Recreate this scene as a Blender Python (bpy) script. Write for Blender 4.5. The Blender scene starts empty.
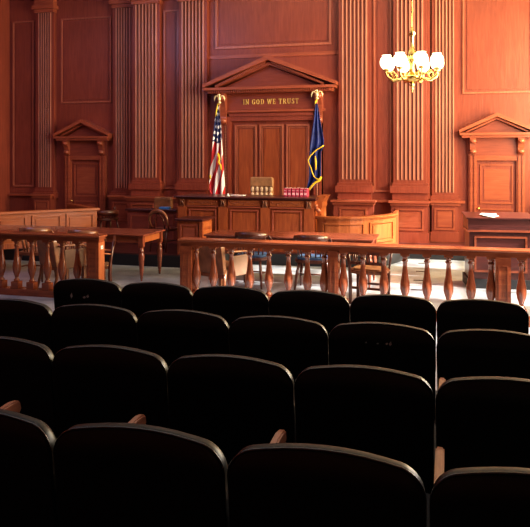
import bpy, bmesh, math, random
from mathutils import Vector, Matrix
random.seed(7)
S = bpy.context.scene
COL = S.collection
PI = math.pi
# ------------------------------------------------------------------ camera model
TH = math.atan(185/677); CO, SI = math.cos(TH), math.sin(TH); H = 1.95
def at(x, y, Y):
    """point of the room seen at (x, y) of the photo, at depth Y: X and Z"""
    u = (x-265)/677; t = Y/(CO+u*SI)
    return t*(u*CO-SI), H+t*(157-y)/677
def ax(x, Y): return at(x, 157, Y)[0]

# ------------------------------------------------------------------ materials
def newmat(name):
    m = bpy.data.materials.new(name); m.use_nodes = True
    return m, m.node_tree, m.node_tree.nodes['Principled BSDF']
def wood(name, c1, c2, rough=.35, scale=1.0, axis='Z', coat=.25, bump=.02):
    m, nt, b = newmat(name); N = nt.nodes; L = nt.links
    tc = N.new('ShaderNodeTexCoord'); mp = N.new('ShaderNodeMapping')
    L.new(tc.outputs['Object'], mp.inputs['Vector'])
    sc = {'Z': (9, 9, .9), 'X': (.9, 9, 9), 'Y': (9, .9, 9)}[axis]
    mp.inputs['Scale'].default_value = [v*scale for v in sc]
    n = N.new('ShaderNodeTexNoise'); n.inputs['Scale'].default_value = 2.2; n.inputs['Detail'].default_value = 7
    n.inputs['Distortion'].default_value = .9
    L.new(mp.outputs[0], n.inputs['Vector'])
    n2 = N.new('ShaderNodeTexNoise'); n2.inputs['Scale'].default_value = .8; n2.inputs['Detail'].default_value = 3
    L.new(tc.outputs['Object'], n2.inputs['Vector'])
    r = N.new('ShaderNodeValToRGB'); r.color_ramp.elements[0].position = .3; r.color_ramp.elements[1].position = .72
    r.color_ramp.elements[0].color = (*c1, 1); r.color_ramp.elements[1].color = (*c2, 1)
    L.new(n.outputs['Fac'], r.inputs['Fac'])
    mx = N.new('ShaderNodeMixRGB'); mx.blend_type = 'MULTIPLY'; mx.inputs['Fac'].default_value = .3
    r2 = N.new('ShaderNodeValToRGB'); r2.color_ramp.elements[0].color = (.55, .5, .5, 1); r2.color_ramp.elements[1].color = (1.15, 1.1, 1.05, 1)
    r2.color_ramp.elements[0].position = .35; r2.color_ramp.elements[1].position = .65
    L.new(n2.outputs['Fac'], r2.inputs['Fac']); L.new(r.outputs[0], mx.inputs[1]); L.new(r2.outputs[0], mx.inputs[2])
    L.new(mx.outputs[0], b.inputs['Base Color'])
    b.inputs['Roughness'].default_value = rough; b.inputs['Coat Weight'].default_value = coat; b.inputs['Coat Roughness'].default_value = .22
    bp = N.new('ShaderNodeBump'); bp.inputs['Strength'].default_value = .15; bp.inputs['Distance'].default_value = bump
    L.new(n.outputs['Fac'], bp.inputs['Height']); L.new(bp.outputs[0], b.inputs['Normal'])
    return m
def plain(name, c, rough=.5, metal=0, coat=0, noise=.12, scale=12, emit=0, bump=0):
    m, nt, b = newmat(name); N = nt.nodes; L = nt.links
    tc = N.new('ShaderNodeTexCoord'); n = N.new('ShaderNodeTexNoise'); n.inputs['Scale'].default_value = scale; n.inputs['Detail'].default_value = 4
    L.new(tc.outputs['Object'], n.inputs['Vector'])
    r = N.new('ShaderNodeValToRGB'); r.color_ramp.elements[0].position = .3; r.color_ramp.elements[1].position = .7
    r.color_ramp.elements[0].color = (*[v*(1-noise) for v in c], 1); r.color_ramp.elements[1].color = (*[min(1, v*(1+noise)) for v in c], 1)
    L.new(n.outputs['Fac'], r.inputs['Fac']); L.new(r.outputs[0], b.inputs['Base Color'])
    b.inputs['Roughness'].default_value = rough; b.inputs['Metallic'].default_value = metal; b.inputs['Coat Weight'].default_value = coat
    if emit: b.inputs['Emission Color'].default_value = (*c, 1); b.inputs['Emission Strength'].default_value = emit
    if bump:
        bp = N.new('ShaderNodeBump'); bp.inputs['Strength'].default_value = .3; bp.inputs['Distance'].default_value = bump
        L.new(n.outputs['Fac'], bp.inputs['Height']); L.new(bp.outputs[0], b.inputs['Normal'])
    return m
M = {}
M['wall'] = wood('mahogany_wall', (.225, .053, .037), (.30, .077, .049), .38, coat=.2)
M['wallx'] = wood('mahogany_wall_horizontal', (.225, .053, .037), (.30, .077, .049), .38, axis='X', coat=.2)
M['trim'] = wood('mahogany_trim', (.29, .075, .045), (.40, .12, .068), .3, axis='X')
M['flute'] = wood('mahogany_fluting', (.48, .20, .15), (.62, .29, .21), .28)  # pale tone puts the highlights on the pilaster fillets into the colour
M['flute_shade'] = wood('mahogany_flute_shade', (.13, .027, .018), (.20, .045, .026), .45, coat=.05)  # darker tone: the shade inside the flutes is painted in
M['amber'] = wood('amber_mahogany', (.31, .082, .027), (.46, .145, .045), .3, axis='X')
M['edge'] = wood('mahogany_edge_moulding', (.34, .11, .072), (.46, .165, .11), .28)
M['field'] = wood('mahogany_panel_field', (.25, .06, .028), (.40, .115, .048), .36)
M['bench'] = wood('bench_mahogany', (.25, .058, .024), (.43, .125, .042), .35)
M['benchx'] = wood('bench_mahogany_horizontal', (.25, .058, .024), (.43, .125, .042), .33, axis='X')
M['gold'] = wood('lit_side_mahogany', (.32, .088, .029), (.47, .15, .05), .35)
M['goldx'] = wood('golden_mahogany_horizontal', (.32, .088, .029), (.47, .15, .05), .33, axis='X')
M['rail'] = wood('rail_wood', (.22, .053, .025), (.37, .108, .042), .26, axis='X', coat=.5)
M['balu'] = wood('baluster_wood', (.20, .05, .025), (.36, .105, .045), .2, scale=1.5, coat=.7)
M['table'] = wood('table_wood', (.16, .045, .028), (.30, .085, .045), .22, axis='X', coat=.5)
M['darkw'] = wood('dark_walnut', (.07, .022, .015), (.15, .045, .028), .3, scale=2, coat=.4)
M['chairw'] = wood('chair_wood', (.14, .05, .025), (.34, .13, .06), .3, scale=2, coat=.5)
M['deskw'] = wood('desk_wood', (.05, .013, .013), (.09, .022, .020), .35, axis='X')
M['armw'] = wood('armrest_wood', (.30, .12, .075), (.48, .22, .14), .35, axis='Y', scale=2)
M['vinyl'] = plain('black_vinyl', (.0035, .004, .0055), .42, coat=.0, noise=.5, scale=30, bump=.002)
M['piping'] = plain('black_vinyl_piping', (.012, .015, .02), .25, coat=.8, noise=.5, scale=9)
M['iron'] = plain('black_iron', (.015, .015, .017), .45, metal=.4)
M['leather'] = plain('brown_leather', (.24, .11, .055), .35, coat=.3, noise=.35, scale=9, bump=.004)
M['tan'] = plain('tan_leather', (.38, .20, .10), .35, coat=.3, noise=.3, scale=9, bump=.004)
M['tuft'] = plain('tuft_highlight_leather', (.62, .45, .3), .4, noise=.25, scale=9)  # paler than the chair: highlights on the tufts painted in
M['beige'] = plain('beige_upholstery', (.17, .095, .062), .7, noise=.12)
M['blue'] = plain('blue_cushion', (.05, .10, .20), .7, noise=.3)
M['brass'] = plain('polished_brass', (.80, .58, .22), .25, metal=1, noise=.1)
M['gilt'] = plain('pale_gilt', (.95, .80, .48), .35, metal=.45, noise=.1)
M['goldleaf'] = plain('gold_leaf', (.95, .66, .22), .5, metal=.1, noise=.15)
M['globe'] = plain('lit_glass_globe', (1, .90, .66), .3, emit=2.4, noise=.02)
M['fringe'] = plain('gold_fringe', (.85, .55, .04), .6, noise=.3, scale=60)
M['navy'] = plain('navy_silk', (.018, .035, .20), .5, noise=.35, scale=7)
M['paper'] = plain('white_paper', (.85, .85, .82), .7, noise=.03)
M['bluepaper'] = plain('blue_paper', (.10, .32, .75), .6, noise=.05)
M['redbook'] = plain('red_cloth_binding', (.55, .06, .12), .5, noise=.15)
M['booklabel'] = plain('pale_pink_spine_label', (.85, .55, .58), .6, noise=.06)
M['black'] = plain('black_kickboard', (.012, .012, .016), .6)
M['plaster'] = plain('cream_plaster', (.66, .58, .47), .9, noise=.04, scale=3)
M['scuff'] = plain('worn_scuff', (.75, .78, .8), .8, noise=.2, scale=60)
M['carpet'] = plain('gallery_carpet', (.02, .02, .025), .95, noise=.3, scale=60)

# court floor: pale blue-grey tiles, darker blotches and short dark inlaid strips
m, nt, b = newmat('court_floor_tiles'); N = nt.nodes; L = nt.links
tc = N.new('ShaderNodeTexCoord')
br = N.new('ShaderNodeTexBrick'); br.inputs['Scale'].default_value = 1.6; br.inputs['Mortar Size'].default_value = .004
br.inputs['Color1'].default_value = (.30, .33, .37, 1); br.inputs['Color2'].default_value = (.36, .385, .42, 1); br.inputs['Mortar'].default_value = (.2, .22, .25, 1)
L.new(tc.outputs['Object'], br.inputs['Vector'])
nz = N.new('ShaderNodeTexNoise'); nz.inputs['Scale'].default_value = 2.5; nz.inputs['Detail'].default_value = 8
L.new(tc.outputs['Object'], nz.inputs['Vector'])
rr = N.new('ShaderNodeValToRGB'); rr.color_ramp.elements[0].color = (.5, .5, .55, 1); rr.color_ramp.elements[1].color = (1.1, 1.1, 1.1, 1)
rr.color_ramp.elements[0].position = .35; rr.color_ramp.elements[1].position = .6
L.new(nz.outputs['Fac'], rr.inputs['Fac'])
mx = N.new('ShaderNodeMixRGB'); mx.blend_type = 'MULTIPLY'; mx.inputs['Fac'].default_value = .8
L.new(br.outputs['Color'], mx.inputs[1]); L.new(rr.outputs[0], mx.inputs[2]); L.new(mx.outputs[0], b.inputs['Base Color'])
b.inputs['Roughness'].default_value = .3
M['floor'] = m
# window glass: mostly clear, a little mirror
m = bpy.data.materials.new('window_glass'); m.use_nodes = True; nt = m.node_tree; nt.nodes.clear()
o_ = nt.nodes.new('ShaderNodeOutputMaterial'); mi = nt.nodes.new('ShaderNodeMixShader'); mi.inputs[0].default_value = .08
nt.links.new(nt.nodes.new('ShaderNodeBsdfTransparent').outputs[0], mi.inputs[1])
nt.links.new(nt.nodes.new('ShaderNodeBsdfGlossy').outputs[0], mi.inputs[2]); nt.links.new(mi.outputs[0], o_.inputs[0])
M['glass'] = m
# striped flag: UV u = along the fly, v = down the hoist
m, nt, b = newmat('stars_and_stripes_silk'); N = nt.nodes; L = nt.links
def math_(op, a, b_=None):
    n = N.new('ShaderNodeMath'); n.operation = op
    for i, v in enumerate((a, b_)):
        if v is None: continue
        if isinstance(v, (int, float)): n.inputs[i].default_value = v
        else: L.new(v, n.inputs[i])
    return n.outputs[0]
uv = N.new('ShaderNodeUVMap'); uv.uv_map = 'UVMap'; sp = N.new('ShaderNodeSeparateXYZ'); L.new(uv.outputs[0], sp.inputs[0])
U, V = sp.outputs[0], sp.outputs[1]
red = math_('LESS_THAN', math_('MODULO', math_('MULTIPLY', V, 13.0), 2.0), 1.0)
canton = math_('MULTIPLY', math_('LESS_THAN', U, .40), math_('LESS_THAN', V, 7/13))
def cell(a, k): return math_('SUBTRACT', math_('FRACT', math_('MULTIPLY', a, k)), .5)
cu, cv = cell(U, 15.0), cell(V, 9.3)
star = math_('LESS_THAN', math_('ADD', math_('MULTIPLY', cu, cu), math_('MULTIPLY', cv, cv)), .085)
mr = N.new('ShaderNodeMixRGB'); mr.inputs[1].default_value = (.85, .82, .80, 1); mr.inputs[2].default_value = (.52, .02, .03, 1); L.new(red, mr.inputs[0])
ms = N.new('ShaderNodeMixRGB'); ms.inputs[1].default_value = (.012, .022, .12, 1); ms.inputs[2].default_value = (.85, .85, .88, 1); L.new(star, ms.inputs[0])
mc = N.new('ShaderNodeMixRGB'); L.new(canton, mc.inputs[0]); L.new(mr.outputs[0], mc.inputs[1]); L.new(ms.outputs[0], mc.inputs[2])
L.new(mc.outputs[0], b.inputs['Base Color']); b.inputs['Roughness'].default_value = .6
M['usflag'] = m

# ------------------------------------------------------------------ mesh builder
class MB:
    def __init__(s): s.bm = bmesh.new()
    def box(s, x0, x1, y0, y1, z0, z1, bev=0, mat=None):
        c = [(x, y, z) for z in (z0, z1) for y in (y0, y1) for x in (x0, x1)]
        if mat is not None: c = [mat @ Vector(p) for p in c]
        v = [s.bm.verts.new(p) for p in c]
        fs = [s.bm.faces.new([v[i] for i in f]) for f in ((0, 2, 3, 1), (4, 5, 7, 6), (0, 1, 5, 4), (2, 6, 7, 3), (0, 4, 6, 2), (1, 3, 7, 5))]
        if bev:
            es = list({e for f in fs for e in f.edges})
            bmesh.ops.bevel(s.bm, geom=es, offset=bev, segments=2, affect='EDGES', profile=.5)
        return s
    def lathe(s, prof, cx=0, cy=0, n=20, mat=None, cap=True):
        rings = []
        for r, z in prof:
            ring = []
            for k in range(n):
                a = 2*PI*k/n; p = Vector((cx+r*math.cos(a), cy+r*math.sin(a), z))
                ring.append(s.bm.verts.new(mat @ p if mat is not None else p))
            rings.append(ring)
        for a, b_ in zip(rings, rings[1:]):
            for k in range(n):
                f = s.bm.faces.new((a[k], a[(k+1) % n], b_[(k+1) % n], b_[k])); f.smooth = True
        if cap:
            s.bm.faces.new(list(reversed(rings[0]))); s.bm.faces.new(rings[-1])
        return s
    def tube(s, pts, r, n=8, flat=1.0):
        pts = [Vector(p) for p in pts]; rs = r if isinstance(r, (list, tuple)) else [r]*len(pts)
        rings = []; up = None
        for i, p in enumerate(pts):
            d = (pts[min(i+1, len(pts)-1)]-pts[max(i-1, 0)]).normalized()
            if up is None:
                up = Vector((0, 0, 1)) if abs(d.z) < .9 else Vector((0, 1, 0))
            a = d.cross(up)
            if a.length < 1e-4: a = d.cross(Vector((1, 0, 0)))
            a.normalize(); b_ = a.cross(d).normalized(); up = b_
            rings.append([s.bm.verts.new(p+(a*math.cos(2*PI*k/n)+b_*math.sin(2*PI*k/n)*flat)*rs[i]) for k in range(n)])
        for a, b_ in zip(rings, rings[1:]):
            for k in range(n):
                f = s.bm.faces.new((a[k], a[(k+1) % n], b_[(k+1) % n], b_[k])); f.smooth = True
        s.bm.faces.new(list(reversed(rings[0]))); s.bm.faces.new(rings[-1])
        return s
    def prism(s, poly, y0, y1, bev=0, smooth=False):
        """poly in XZ extruded along Y"""
        a = [s.bm.verts.new((x, y0, z)) for x, z in poly]; b_ = [s.bm.verts.new((x, y1, z)) for x, z in poly]
        n = len(poly); fs = [s.bm.faces.new(a), s.bm.faces.new(list(reversed(b_)))]
        for k in range(n):
            f = s.bm.faces.new((a[k], b_[k], b_[(k+1) % n], a[(k+1) % n])); f.smooth = smooth; fs.append(f)
        if bev:
            es = list({e for f in fs[:2] for e in f.edges})
            bmesh.ops.bevel(s.bm, geom=es, offset=bev, segments=3, affect='EDGES', profile=.5)
        return s
    def prismz(s, poly, z0, z1):
        a = [s.bm.verts.new((x, y, z0)) for x, y in poly]; b_ = [s.bm.verts.new((x, y, z1)) for x, y in poly]
        n = len(poly); s.bm.faces.new(list(reversed(a))); s.bm.faces.new(b_)
        for k in range(n): s.bm.faces.new((a[k], a[(k+1) % n], b_[(k+1) % n], b_[k]))
        return s
    def prismx(s, poly, x0, x1):
        """poly in YZ extruded along X"""
        a = [s.bm.verts.new((x0, y, z)) for y, z in poly]; b_ = [s.bm.verts.new((x1, y, z)) for y, z in poly]
        n = len(poly); s.bm.faces.new(a); s.bm.faces.new(list(reversed(b_)))
        for k in range(n): s.bm.faces.new((a[k], b_[k], b_[(k+1) % n], a[(k+1) % n]))
        return s
    def frame(s, x0, x1, z0, z1, y0, y1, w, bev=0):
        """rectangular moulding in the XZ plane"""
        s.box(x0, x0+w, y0, y1, z0, z1); s.box(x1-w, x1, y0, y1, z0, z1)
        s.box(x0+w, x1-w, y0, y1, z0, z0+w); s.box(x0+w, x1-w, y0, y1, z1-w, z1)
        return s
    def ball(s, c, r, n=12, sc=(1, 1, 1)):
        m_ = Matrix.Translation(c) @ Matrix.Diagonal((sc[0], sc[1], sc[2], 1))
        g = bmesh.ops.create_uvsphere(s.bm, u_segments=n, v_segments=max(6, n//2+1), radius=r, matrix=m_)
        for v in g['verts']:
            for f in v.link_faces: f.smooth = True
        return s
    def build(s, name, mat, parent=None, world=False, rot=None):
        bmesh.ops.recalc_face_normals(s.bm, faces=s.bm.faces[:])
        if world and parent is not None:
            o = parent; off = Vector((0, 0, 0))
            while o is not None: off += Vector(o.location); o = o.parent
            bmesh.ops.translate(s.bm, vec=-off, verts=s.bm.verts[:])
        me = bpy.data.meshes.new(name); s.bm.to_mesh(me); s.bm.free(); me.materials.append(mat)
        ob = bpy.data.objects.new(name, me); COL.objects.link(ob)
        if parent is not None: ob.parent = parent
        return ob
def tag(o, label, cat, group=None):
    o['label'] = label; o['category'] = cat
    if group: o['group'] = group
    return o
def empty(name, loc, label=None, cat=None, group=None, rz=0):
    o = bpy.data.objects.new(name, None); COL.objects.link(o); o.location = loc; o.rotation_euler = (0, 0, rz); o.empty_display_size = .1
    if label: tag(o, label, cat, group)
    return o
def structure(name, mb, mat, parent=None, world=True):
    o = mb.build(name, mat, parent, world=world)
    if parent is None: o['kind'] = 'structure'
    return o
def sroot(name, loc):
    o = empty(name, loc); o['kind'] = 'structure'; return o
def copy_tree(o, parent=None):
    c = o.copy(); COL.objects.link(c); c.parent = parent
    for ch in [x for x in KIDS.get(o.name, [])]: copy_tree(ch, c)
    return c
KIDS = {}
def index_kids():
    KIDS.clear()
    for o in bpy.data.objects:
        if o.parent: KIDS.setdefault(o.parent.name, []).append(o)
def arc(cx, cz, r, a0, a1, n):
    return [(cx+r*math.cos(math.radians(a0+(a1-a0)*k/n)), cz+r*math.sin(math.radians(a0+(a1-a0)*k/n))) for k in range(n+1)]

XC = -3.75            # centre line of the courtroom
XL, XR = -10.55, 3.05
CEIL = 6.4
YW = 14.35            # back wall, centre bays
# ------------------------------------------------------------------ room shell
structure('floor', MB().box(XL-.2, XR+.2, -3.2, 15, -.15, 0), M['floor'])
structure('ceiling', MB().box(XL-.2, XR+.2, -3.2, 15, CEIL, CEIL+.15), M['plaster'])
structure('wall_back', MB().box(XC-3.35, XC+3.35, YW, 15, 0, CEIL).box(XL, XC-3.35, YW+.2, 15, 0, CEIL).box(XC+3.35, XR, YW+.2, 15, 0, CEIL), M['wall'])
structure('wall_left', MB().box(XL-.2, XL, -3.2, 15, 0, CEIL), M['wall'])
structure('wall_front', MB().box(XL, XR, -3.2, -3, 0, CEIL), M['wall'])
WIN = [(6.5, 8.4), (9.1, 11.0), (11.7, 13.6)]
WZ0, WZ1 = 1.35, 5.3
mb = MB(); ys = [-3.2]+[v for w in WIN for v in w]+[15]
for k in range(0, len(ys), 2): mb.box(XR, XR+.25, ys[k], ys[k+1], 0, CEIL)
for a, b_ in WIN: mb.box(XR, XR+.25, a, b_, 0, WZ0).box(XR, XR+.25, a, b_, WZ1, CEIL)
structure('wall_right', mb, M['wall'])
for i, (a, b_) in enumerate(WIN):
    r_ = sroot('window_%d' % (i+1), (XR+.12, (a+b_)/2, WZ0))
    f = MB()
    f.box(XR+.06, XR+.16, a, a+.07, WZ0, WZ1).box(XR+.06, XR+.16, b_-.07, b_, WZ0, WZ1).box(XR+.06, XR+.16, a+.07, b_-.07, WZ0, WZ0+.08).box(XR+.06, XR+.16, a+.07, b_-.07, WZ1-.07, WZ1)
    f.box(XR+.08, XR+.14, (a+b_)/2-.02, (a+b_)/2+.02, WZ0+.08, WZ1-.07)
    for k in (1, 2, 3): z = WZ0+(WZ1-WZ0)*k/4; f.box(XR+.08, XR+.14, a+.07, b_-.07, z-.02, z+.02)
    f.build('window_frame', M['wall'], r_, world=True)
    MB().box(XR+.105, XR+.112, a+.07, b_-.07, WZ0+.08, WZ1-.07).build('pane', M['glass'], r_, world=True)
    MB().box(XR-.08, XR+.05, a-.08, b_+.08, WZ0-.06, WZ0-.001).build('window_sill', M['trim'], r_, world=True)

# raised platform along the back of the room, with dark riser
PL = .2
def plat_poly():
    return [(XL, 11.1), (ax(182, 11.1)-.02, 11.1), (-3.9, 11.75), (-1.2, 11.95), (-.75, 13.25), (XR, 13.25), (XR, 14.35), (XL, 14.35)]
structure('trim_1', MB().prismz(plat_poly(), 0.001, PL), M['black'])
structure('trim_2', MB().prismz([(x, y+.02 if y < 14 else y-.01) for x, y in plat_poly()], PL+.0005, PL+.02), M['deskw'])
PZ = PL+.02
# wainscot ledge along the back wall and skirting
mb = MB()
SEG = [(XL, XC-3.9), (XC-1.5, XC+1.5), (XC+3.9, XR)]

# ------------------------------------------------------------------ fluted pilasters
def flute_poly(x0, x1, y_face, depth, n):
    """plan outline of a shaft: fillets between concave flutes"""
    w = x1-x0; edge = w*.035; pitch = (w-2*edge)/n; fil = pitch*.36
    pts = [(x0, y_face+depth), (x0, y_face)]
    for k in range(n):
        a = x0+edge+k*pitch+fil/2; b_ = x0+edge+(k+1)*pitch-fil/2; r = (b_-a)/2
        for j in range(7):
            t = PI*j/6; pts.append(((a+b_)/2-r*math.cos(t), y_face+r*.95*math.sin(t)))
    pts += [(x1, y_face), (x1, y_face+depth)]
    return pts
tn = [3]
def pilaster(x0, x1, yf, back, zf, n, ped_y, full=True, pb=.13):
    nm = 'trim_%d' % tn[0]; tn[0] += 1
    r_ = sroot(nm, ((x0+x1)/2, yf+.1, PZ))
    mb = MB(); mb.prismz(flute_poly(x0, x1, yf, back-yf, n), zf+.05, 5.45)
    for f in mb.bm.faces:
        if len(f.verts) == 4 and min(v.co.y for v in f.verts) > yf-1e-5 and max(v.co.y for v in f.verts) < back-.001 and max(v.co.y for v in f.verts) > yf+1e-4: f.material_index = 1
    fs_ = mb.build('fluted_shaft', M['flute'], r_, world=True); fs_.data.materials.append(M['flute_shade'])
    # plain margins either side of the fluting
    g = .07
    MB().box(x0-g, x0, yf+.02, back, zf-.02, 5.45).box(x1, x1+g, yf+.02, back, zf-.02, 5.45).box(x0, x1, yf+.015, back, zf-.02, zf+.05).build('shaft_margin', M['wall'], r_, world=True)
    # stepped base
    b2 = MB(); h = zf-.02
    b2.box(x0-g-.03, x1+g+.03, yf-.03, back, h-.06, h)
    b2.box(x0-g-.06, x1+g+.06, yf-.07, back, h-.2, h-.061)
    b2.box(x0-g-.02, x1+g+.02, yf-.02, back, 1.06, h-.201)
    b2.build('pilaster_base', M['wall'], r_, world=True)
    b3 = MB(); b3.box(x0-g-pb-.03, x1+g+pb+.03, ped_y-.07, back, 1.015, 1.058).box(x0-g-pb, x1+g+pb, ped_y-.035, back, .96, 1.0149)
    b3.build('ledge', M['trim'], r_, world=True)
    b4 = MB(); b4.box(x0-g-pb+.02, x1+g+pb-.02, ped_y, back, PZ, .9599); b4.box(x0-g-pb-.005, x1+g+pb+.005, ped_y-.03, back, PZ, .42)
    b4.build('pedestal', M['wall'], r_, world=True)
    b5 = MB(); b5.frame(x0-.02, x1+.02, .46, .9, ped_y-.022, ped_y-.001, .035)
    b5.box(x0+.04, x1-.04, ped_y-.012, ped_y-.001, .52, .84)
    b5.build('pedestal_panel', M['trim'], r_, world=True)
    c = MB(); c.box(x0-g-.02, x1+g+.02, yf-.03, back, 5.4501, 5.53).box(x0-g-.06, x1+g+.06, yf-.09, back, 5.53, 5.62).box(x0-g-.02, x1+g+.02, yf-.03, back, 5.62, 5.78).box(x0-g-.1, x1+g+.1, yf-.13, back, 5.78, 5.86)
    c.build('capital', M['trim'], r_, world=True)
    return r_
for sgn in (-1, 1):
    for a, b_ in ((1.55, 2.08), (2.69, 3.22)):
        x0, x1 = sorted((XC+sgn*a, XC+sgn*b_)); pilaster(x0, x1, 14.2, YW, 1.43, 6, 14.02, pb=.1 if a < 2 else .05)
    for a, b_ in ((3.46, 3.83), (5.56, 5.9)):
        x0, x1 = sorted((XC+sgn*a, XC+sgn*b_)); pilaster(x0, x1, 14.42, YW+.2, 1.17, 5, 14.3, pb=.02)

# wall panels between the pilasters (mouldings)
def wall_panel(name, x0, x1, z0, z1, y, w=.035, d=.03, field=True):
    r_ = sroot(name, ((x0+x1)/2, y-.02, z0))
    MB().frame(x0, x1, z0, z1, y-d, y, w).build('moulding', M['edge'], r_, world=True)
    if field: MB().box(x0+w+.05, x1-w-.05, y-.012, y, z0+w+.05, z1-w-.05).build('raised_field', M['wall'], r_, world=True)
    return r_
k = tn[0]
for sgn in (-1, 1):
    x0, x1 = sorted((XC+sgn*2.2, XC+sgn*2.57)); wall_panel('trim_%d' % k, x0, x1, 1.22, 5.3, YW); k += 1
    x0, x1 = sorted((XC+sgn*4.0, XC+sgn*5.35)); wall_panel('trim_%d' % k, x0, x1, 3.25, 5.3, YW+.2); k += 1
    x0, x1 = sorted((XC+sgn*6.1, XC+sgn*6.7)); wall_panel('trim_%d' % k, x0, x1, 1.22, 5.3, YW+.2); k += 1
wall_panel('trim_%d' % k, XC-1.32, XC+1.30, 4.36, 5.75, YW, w=.05); k += 1
# horizontal band over the surround, wainscot ledges, wall cornice
mb = MB().box(XC-1.48, XC+1.48, YW-.02, YW, 4.14, 4.22)
mb.box(XC-1.48, XC+1.48, YW-.05, YW, 5.9, 6.0)
structure('trim_%d' % k, mb, M['trim']); k += 1
mb = MB()
for a, b_ in ((XC-2.37, XC-2.37),): pass
for sgn in (-1, 1):
    x0, x1 = sorted((XC+sgn*2.27, XC+sgn*2.54)); mb.box(x0, x1, YW-.08, YW, 1.0, 1.05)
    x0, x1 = sorted((XC+sgn*5.98, XC+sgn*6.78)); mb.box(x0, x1, YW+.1, YW+.2, 1.0, 1.05)
    x0, x1 = sorted((XC+sgn*3.95, XC+sgn*4.05)); mb.box(x0, x1, YW+.1, YW+.2, 1.0, 1.05)
structure('trim_%d' % k, mb, M['trim']); k += 1
mb = MB().box(XL+.001, XR-.001, 14.0, 14.3499, 5.87, 5.99).box(XL+.001, XR-.001, 13.85, 14.3499, 5.9901, 6.2).box(XL+.001, XR-.001, 13.65, 14.3499, 6.2001, CEIL-.001)
structure('trim_%d' % k, mb, M['trim']); k += 1
structure('baseboard_left', MB().box(XL+.001, XL+.04, -2.9, 11.05, 0.001, .2), M['darkw'])
structure('baseboard_right', MB().box(XR-.04, XR-.001, -2.9, 13.2, 0.001, .2), M['darkw'])

# ------------------------------------------------------------------ side doors with pediments
def pediment(mb, x0, x1, z0, zt, y0, y1, th, over=.0):
    """two raking bars meeting at the apex"""
    xm = (x0+x1)/2
    for a, s_ in ((x0, 1), (x1, -1)):
        poly = [(a, z0), (a, z0+th*.75), (xm, zt), (xm, zt-th)]
        mb.prism(poly if s_ == 1 else poly, y0, y1)
def side_door(nm, sgn):
    yb = YW+.2
    X = lambda off: XC+sgn*off
    def bx(mb, a, b_, y0, y1, z0, z1, **kw):
        x0, x1 = sorted((X(a), X(b_))); return mb.box(x0, x1, y0, y1, z0, z1, **kw)
    r_ = sroot(nm, (X(4.66), yb, PZ))
    mb = MB()
    for a, b_ in ((4.12, 4.28), (5.04, 5.2)):
        bx(mb, a, b_, yb-.1, yb, PZ, 1.98); bx(mb, a+.03, a+.055, yb-.125, yb-.1001, PZ, 1.98); bx(mb, b_-.055, b_-.03, yb-.125, yb-.1001, PZ, 1.98)
    bx(mb, 4.28, 5.04, yb-.1, yb, 1.88, 1.98)
    mb.build('door_frame', M['trim'], r_, world=True)
    mb = MB(); bx(mb, 4.28, 5.04, yb-.03, yb, PZ, 1.88)
    lf = mb.build('door_leaf', M['wall'], r_, world=True)
    mb = MB(); x0, x1 = sorted((X(4.34), X(4.98))); mb.frame(x0, x1, 1.0, 1.8, yb-.05, yb-.0301, .03).frame(x0, x1, .35, .9, yb-.05, yb-.0301, .03)
    mb.box(x0+.08, x1-.08, yb-.04, yb-.0301, 1.08, 1.70).box(x0+.08, x1-.08, yb-.04, yb-.0301, .43, .82)
    mb.build('door_panel', M['trim'], lf, world=True)
    xk = X(5.01) if sgn < 0 else X(4.31)
    MB().ball((xk, yb-.1, .9), .032).tube([(xk, yb-.05, .9), (xk, yb-.1, .9)], .012).build('door_knob', M['brass'], lf, world=True)
    mb = MB(); bx(mb, 4.1, 5.22, yb-.09, yb, 1.981, 2.34)
    mb.build('frieze', M['wallx'], r_, world=True)
    for a in (4.2, 5.12):
        c = MB(); x = X(a)
        c.prismx([(yb-.09, 2.02), (yb-.14, 2.0), (yb-.17, 2.05), (yb-.15, 2.12), (yb-.19, 2.2), (yb-.24, 2.3), (yb-.24, 2.34), (yb-.09, 2.34)], x-.06, x+.06)
        c.ball((x, yb-.17, 2.06), .045, sc=(1.5, 1, 1)); c.ball((x, yb-.22, 2.27), .05, sc=(1.4, 1, 1))
        c.build('carved_bracket', M['trim'], r_, world=True)
    mb = MB(); bx(mb, 3.98, 5.34, yb-.26, yb, 2.341, 2.39); bx(mb, 3.94, 5.38, yb-.3, yb, 2.391, 2.44)
    mb.build('cornice', M['trim'], r_, world=True)
    mb = MB(); x0, x1 = sorted((X(3.93), X(5.39))); pediment(mb, x0, x1, 2.441, 2.84, yb-.3, yb, .08)
    pediment(mb, x0+.14, x1-.14, 2.441, 2.755, yb-.2, yb, .045)
    mb.build('raking_cornice', M['trim'], r_, world=True)
    MB().prism([(x0+.2, 2.441), (x1-.2, 2.441), ((x0+x1)/2, 2.7)], yb-.08, yb).build('tympanum', M['wallx'], r_, world=True)
side_door('door_1', -1); side_door('door_2', 1)

# ------------------------------------------------------------------ central pedimented surround
AE = empty('pediment_surround', (XC, 14.2, PZ), 'tall mahogany surround with triangular pediment and gold motto behind judge bench', 'wall surround')
Y1 = YW-.001
mb = MB()
for sgn in (-1, 1):
    for a, b_, y in ((.92, 1.12, 14.2), (.95, 1.0, 14.17), (1.06, 1.12, 14.16)):
        x0, x1 = sorted((XC+sgn*a, XC+sgn*b_)); mb.box(x0, x1, y, Y1, .5, 2.92)
mb.box(XC-.92, XC+.92, 14.2, Y1, 2.74, 2.92).box(XC-1.0, XC+1.0, 14.17, 14.1999, 2.84, 2.9)
mb.build('door_frame', M['wall'], AE, world=True)
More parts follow.
